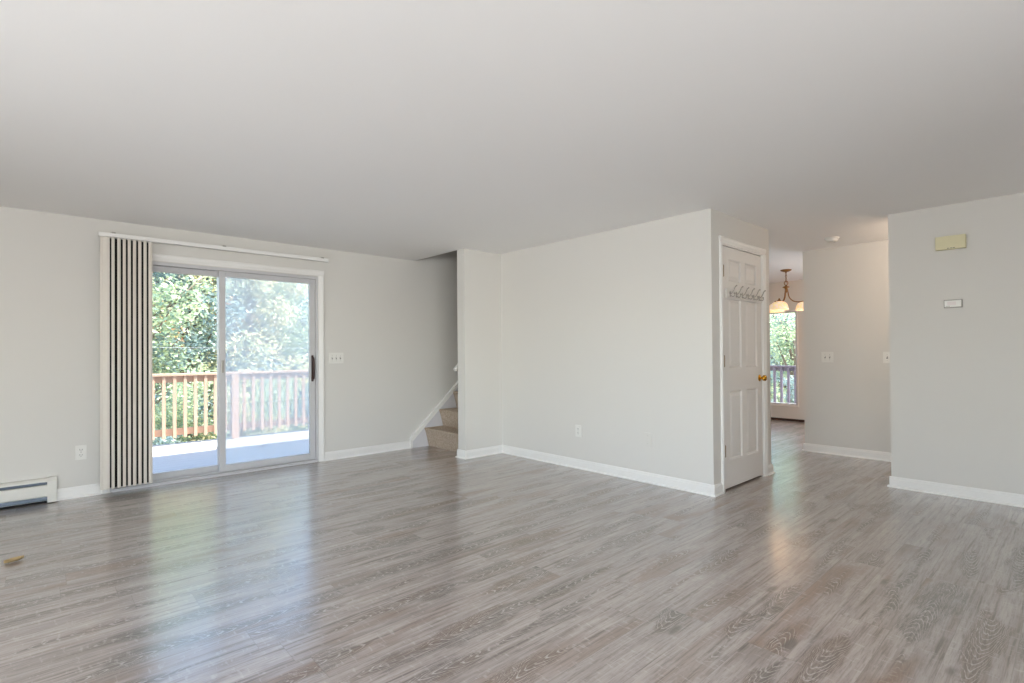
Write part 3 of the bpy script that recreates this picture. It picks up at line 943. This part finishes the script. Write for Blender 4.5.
for ang in (82, 202, 322):
    a = math.radians(ang)
    # angle measured from the line of sight: sin = sideways, cos = towards the far wall
    dv = base_dir * math.sin(a) + back_dir * math.cos(a)
    def R(r, z): return Vector((CHX, CHY, z)) + dv * r
    m = MB()
    m.tube(bez([R(0.012, 2.045), R(0.024, 1.97), R(0.040, 1.90), R(0.085, 1.852), R(0.140, 1.836), R(0.195, 1.838), R(0.230, 1.850)], 8), 0.0075, 8)
    ar = m.build('arm', 'bronze', ch)
    c = R(0.230, 0)
    MB().lathe([(0.0, 1.880), (0.008, 1.876), (0.012, 1.862), (0.026, 1.846), (0.036, 1.832), (0.036, 1.828)], c, 'Z', 18).build('fitter', 'bronze', ch)
    m = MB()
    prof = [(0.034, 1.834), (0.062, 1.826), (0.090, 1.806), (0.106, 1.772), (0.114, 1.735), (0.116, 1.716)]
    m.lathe(prof + [(r - 0.004, z - 0.001) for r, z in prof[::-1]], c, 'Z', 28, True)
    m.build('shade', 'shade', ch)
    bl_ = MB().lathe([(0.0, 1.735), (0.018, 1.742), (0.026, 1.760), (0.022, 1.785), (0.012, 1.812), (0.012, 1.83)], c, 'Z', 14).build('bulb', 'shade', ch)
    light('chandelier_bulb', 'POINT', tuple(R(0.230, 1.66)), 1.2, (1.0, 0.66, 0.42), radius=0.10)

# ceiling lamp of the hall, round the corner of the right-hand wall
cl = thing('unseen_ceiling_light', 'round flush ceiling lamp in the hall behind the right-hand wall', 'ceiling light', (5.98, 0.72, H))
MB().lathe([(0.15, 0.0), (0.155, -0.02), (0.14, -0.025)], (5.98, 0.72, H), 'Z', 28).build('rim', 'bronze', cl)
MB().lathe([(0.14, -0.025), (0.125, -0.06), (0.07, -0.085), (0.0, -0.092)], (5.98, 0.72, H), 'Z', 28).build('diffuser', 'shade', cl)
light('hall_lamp', 'POINT', (5.98, 0.72, H - 0.16), 15.0, (1.0, 0.80, 0.64), radius=0.08)

kl = thing('unseen_ceiling_light', 'added unseen ceiling lamp behind the hall wall, warming the dining room', 'ceiling light', (7.7, 1.2, H))  # unseen lamp added to warm the dining walls and ceiling
MB().lathe([(0.15, 0.0), (0.155, -0.02), (0.14, -0.025)], (7.7, 1.2, H), 'Z', 28).build('rim', 'bronze', kl)
MB().lathe([(0.14, -0.025), (0.125, -0.06), (0.07, -0.085), (0.0, -0.092)], (7.7, 1.2, H), 'Z', 28).build('diffuser', 'shade', kl)
light('kitchen_fill', 'POINT', (7.7, 1.2, H - 0.16), 44.0, (1.0, 0.60, 0.36), radius=0.08)

# ------------------------------------------------------------------ fallen leaves
def leaf(label, loc, s, rz, mat, curl=0.3):
    m = MB()
    n = 8
    c_, s_ = math.cos(rz), math.sin(rz)
    rowsv = []
    for i in range(n + 1):
        t = i / n
        w = 0.32 * math.sin(PI * min(1, t * 1.02)) ** 0.8 + 0.01
        rv = []
        for k in (-1, -0.5, 0, 0.5, 1):
            x, y = (t - 0.5) * s, k * w * s
            z = 0.002 + s * curl * (0.35 * abs(k) + 0.5 * (t - 0.45) ** 2)
            rv.append(m.bm.verts.new((loc[0] + x * c_ - y * s_, loc[1] + x * s_ + y * c_, loc[2] + z)))
        rowsv.append(rv)
    for a, b in zip(rowsv, rowsv[1:]):
        for k in range(4):
            m.bm.faces.new((a[k], a[k + 1], b[k + 1], b[k]))
    o = m.build('fallen_leaf', mat, None, loc)
    md = o.modifiers.new('thick', 'SOLIDIFY'); md.thickness = 0.0012
    return tag(o, label, 'leaf')
MAT['dry'] = plain('dry_leaf_tan', lin(176, 150, 106), 0.7)
MAT['dry_dark'] = plain('dry_leaf_brown', lin(112, 92, 76), 0.8)
leaf('small dry tan leaf lying on the plank floor at the left', (-0.095, 4.05, 0), 0.085, 0.25, 'dry', 0.5)
leaf('curled brown leaf on the deck seen through the left glass panel', (1.73, 7.45, -0.048), 0.10, 0.4, 'dry_dark', 0.5)
leaf('curled brown leaf on the deck seen through the right glass panel', (2.17, 7.18, -0.048), 0.09, 0.7, 'dry_dark', 0.5)

# ------------------------------------------------------------------ outside: deck, railing, trees
DKZ = -0.05
struct(MB().box(-2.2, 6.4, YA + T, 8.38, DKZ - 0.05, DKZ).box(-2.2, 6.4, YA + T + 0.01, YA + T + 0.05, -0.3, DKZ - 0.05).build('floor_deck', 'deck'), 'pale weathered wooden deck outside the sliding glass door', 'deck')
YR = 8.23
rl = thing('deck_railing', 'cedar deck railing with square balusters beyond the sliding door', 'railing', (2.1, YR, DKZ))
MB().box(-2.1, 6.3, YR - 0.055, YR + 0.075, 0.872, 0.905, 0.004).build('cap_rail', 'rail', rl)
MB().box(-2.1, 6.3, YR + 0.0, YR + 0.038, 0.785, 0.871).build('top_rail', 'rail', rl)
MB().box(-2.1, 6.3, YR + 0.0, YR + 0.038, 0.075, 0.165).build('bottom_rail', 'rail', rl)
for px in (-2.06, 0.02, 2.10, 4.18, 6.26):
    MB().box(px - 0.046, px + 0.046, YR - 0.052, YR + 0.05, DKZ, 0.871, 0.003).build('post', 'rail', rl)
k = 0
for px in (0.02, 2.10, 4.18, -2.06):
    for j in range(1, 17):
        bx = px + 0.122 * j
        if bx > px + 2.08 - 0.09 or bx > 6.2: continue
        MB().box(bx - 0.019, bx + 0.019, YR - 0.038, YR - 0.0005, 0.045, 0.868).build('baluster', 'rail', rl)
# porch outside the dining room window
struct(MB().box(XG + T, 10.6, 1.5, 8.0, DKZ - 0.07, DKZ + 0.02).build('floor_porch', 'deck'), 'narrow porch deck outside the dining room window', 'deck')
XR = 10.30
rl2 = thing('porch_railing', 'grey-stained porch railing outside the dining room window', 'railing', (XR, 3.8, DKZ))
MB().box(XR - 0.05, XR + 0.06, 1.6, 7.9, 0.845, 0.875).build('cap_rail', 'rail_grey', rl2)
MB().box(XR, XR + 0.038, 1.6, 7.9, 0.775, 0.844).build('top_rail', 'rail_grey', rl2)
MB().box(XR, XR + 0.038, 1.6, 7.9, 0.08, 0.155).build('bottom_rail', 'rail_grey', rl2)
yy = 2.46
while yy < 5.6:
    MB().box(XR - 0.038, XR - 0.0005, yy - 0.02, yy + 0.02, 0.06, 0.843).build('baluster', 'rail_grey', rl2)
    yy += 0.122
for py in (1.64, 2.34, 5.70, 7.86):
    MB().box(XR - 0.051, XR + 0.05, py - 0.046, py + 0.046, DKZ + 0.02, 0.844).build('post', 'rail_grey', rl2)

GZ = -1.9
struct(MB().box(-30, 45, YA + 0.2, 50, GZ - 0.3, GZ).box(9.4, 45, -20, YA + 0.2, GZ - 0.3, GZ).build('ground', 'ground'), 'wooded ground below and beyond the deck', 'ground')

def leaves(rng, centers, n, size):
    verts, faces = [], []
    for _ in range(n):
        c, r = rng.choice(centers)
        while True:
            d = Vector((rng.uniform(-1, 1), rng.uniform(-1, 1), rng.uniform(-1, 1)))
            if d.length < 1: break
        d = d * (0.55 + 0.45 * rng.random()) if d.length > 0.5 else d * 1.3
        p = c + Vector((d.x * r, d.y * r, d.z * r * 0.8))
        a = Vector((rng.gauss(0, 1), rng.gauss(0, 1), rng.gauss(0, 0.6))).normalized()
        b = a.cross(Vector((rng.gauss(0, 1), rng.gauss(0, 1), rng.gauss(0, 1)))).normalized()
        nn = a.cross(b)
        s = size * rng.uniform(0.6, 1.3)
        i = len(verts)
        verts += [p - a * s, p + b * s * 0.5 + nn * s * 0.12, p + a * s, p - b * s * 0.5 + nn * s * 0.12]
        faces += [(i, i + 1, i + 2, i + 3)]
    return verts, faces

def plant(name, label, cat, group, loc, height, radius, n, size, mat, seed, low=0.25, trunk=0.12):
    rng = random.Random(seed)
    t = thing(name, label, cat, loc, group)
    L = Vector(loc)
    cs = []
    m = MB()
    top = L + Vector((rng.uniform(-.2, .2), rng.uniform(-.2, .2), height * 0.86))
    pts = [L + (top - L) * k / 6 + Vector((rng.uniform(-.06, .06), rng.uniform(-.06, .06), 0)) * (0 if k in (0, 6) else height / 4) for k in range(7)]
    m.tube(pts, [trunk * (1 - 0.13 * k) for k in range(7)], 8)
    nb = max(9, int(height * 3.2))
    for k in range(nb):
        f = low + (1 - low) * (k + 0.5) / nb
        a = k * 2.4 + rng.uniform(-.4, .4)
        prof = math.sin(PI * min(0.97, 0.22 + 0.75 * (f - low) / (1 - low))) ** 0.7
        rr = radius * prof * rng.uniform(0.45, 0.95)
        s0 = L + (top - L) * max(0.08, min(0.95, f - 0.12))
        e = L + Vector((math.cos(a) * rr, math.sin(a) * rr, height * f))
        m.tube([s0, (s0 + e) / 2 + Vector((0, 0, -0.04 * height * 0.3)), e], [trunk * 0.35, trunk * 0.22, trunk * 0.08], 5)
        cs.append((e, radius * rng.uniform(0.36, 0.62)))
        if rng.random() < 0.6:
            cs.append(((s0 + e) / 2, radius * rng.uniform(0.3, 0.5)))
    m.build('trunk' if trunk > 0.05 else 'stem', 'bark', t)
    v, f = leaves(rng, cs, int(n * 3.2), size * 0.52)
    me = bpy.data.meshes.new('foliage')
    me.from_pydata([p - L for p in v], [], f)
    me.materials.append(MAT[mat])
    o = bpy.data.objects.new('foliage', me)
    COL.objects.link(o)
    o.parent = t
    return t
TG = 'trees beyond the deck railing'
SG = 'shrubs behind the deck railing'
def tree(label, x, y, h, r, n, s, mat, seed, low=0.2):
    plant('leafy_tree', label, 'tree', TG, (x, y, GZ), h, r, n, s, mat, seed, low)
def shrub(label, x, y, h, r, n, s, mat, seed):
    plant('leafy_shrub', label, 'shrub', SG, (x, y, GZ), h, r, n, s, mat, seed, 0.12, 0.035)
tree('green tree behind the railing at the left edge of the glass door', 1.3, 12.2, 6.4, 1.7, 4400, 0.10, 'leaf_green', 1)
tree('orange autumn tree with its crown high in the left glass panel', 2.3, 16.5, 7.4, 1.6, 4200, 0.11, 'leaf_orange', 2, 0.55)
tree('dense blue-green tree in the middle of the left glass panel', 2.6, 13.4, 6.6, 1.5, 5200, 0.10, 'leaf_blue', 3)
tree('yellow-green tree behind the meeting frames of the glass door', 3.7, 13.0, 6.2, 1.4, 4200, 0.10, 'leaf_yellow', 4)
tree('pale green tree in the middle of the screened right panel', 4.4, 13.8, 5.6, 1.5, 4600, 0.10, 'leaf_green', 5)
tree('blue-green tree at the right edge of the screened panel', 5.6, 15.2, 4.9, 1.7, 4000, 0.11, 'leaf_blue', 6)
tree('yellowing tree far back, high in the left glass panel', 3.4, 19.5, 9.0, 2.3, 5200, 0.13, 'leaf_yellow', 7)
tree('tall green tree far back behind the screened panel', 6.2, 20.5, 6.6, 2.4, 3600, 0.13, 'leaf_green', 8)
tree('far green tree at the left of all trees beyond the deck', 1.6, 20.0, 9.2, 2.4, 4600, 0.13, 'leaf_green', 9)
tree('orange-leaved tree in the left part of the screened panel', 4.6, 17.6, 7.8, 1.4, 3000, 0.11, 'leaf_orange', 10, 0.5)
shrub('blue-green shrub behind the balusters at the left of the door', 0.9, 9.7, 2.6, 0.85, 2600, 0.055, 'leaf_blue', 21)
shrub('green shrub behind the balusters in the middle of the left panel', 1.75, 10.0, 2.7, 0.85, 2600, 0.055, 'leaf_green', 22)
shrub('yellow-green shrub behind the railing post', 2.55, 9.8, 2.75, 0.8, 2400, 0.055, 'leaf_yellow', 23)
shrub('green shrub behind the balusters right of the railing post', 3.2, 10.1, 2.6, 0.85, 2400, 0.055, 'leaf_green', 24)
shrub('blue-green shrub behind the balusters at the right of the door', 4.0, 9.9, 2.5, 0.9, 2400, 0.055, 'leaf_blue', 25)
TG, SG = 'trees outside the dining room window', 'shrubs outside the dining room window'
tree('blue-green tree beyond the porch railing, tall in the dining window', 15.2, 5.6, 6.0, 1.4, 3600, 0.10, 'leaf_blue', 31)
tree('low green tree beyond the porch, in the middle of the dining window', 12.9, 4.55, 3.9, 1.1, 3000, 0.075, 'leaf_green', 32)
tree('far green tree filling the top of the dining window', 19.5, 7.0, 7.6, 2.2, 3600, 0.13, 'leaf_green', 33)
shrub('blue-green shrub behind the porch balusters', 11.5, 4.05, 2.5, 0.7, 2200, 0.05, 'leaf_blue', 34)
shrub('green shrub behind the porch balusters, right of the blue-green one', 12.0, 3.7, 2.5, 0.7, 2200, 0.05, 'leaf_green', 35)

# thin cable sagging between the trees
m = MB()
m.tube([(-4 + 1.2 * k, 10.9, 1.26 + 0.02 * (k - 8) ** 2 / 8) for k in range(17)], 0.005, 6)
tag(m.build('overhead_cable', 'cable', None, (4, 10.9, 1.26)), 'thin pale cable strung in front of the trees beyond the deck', 'cable')
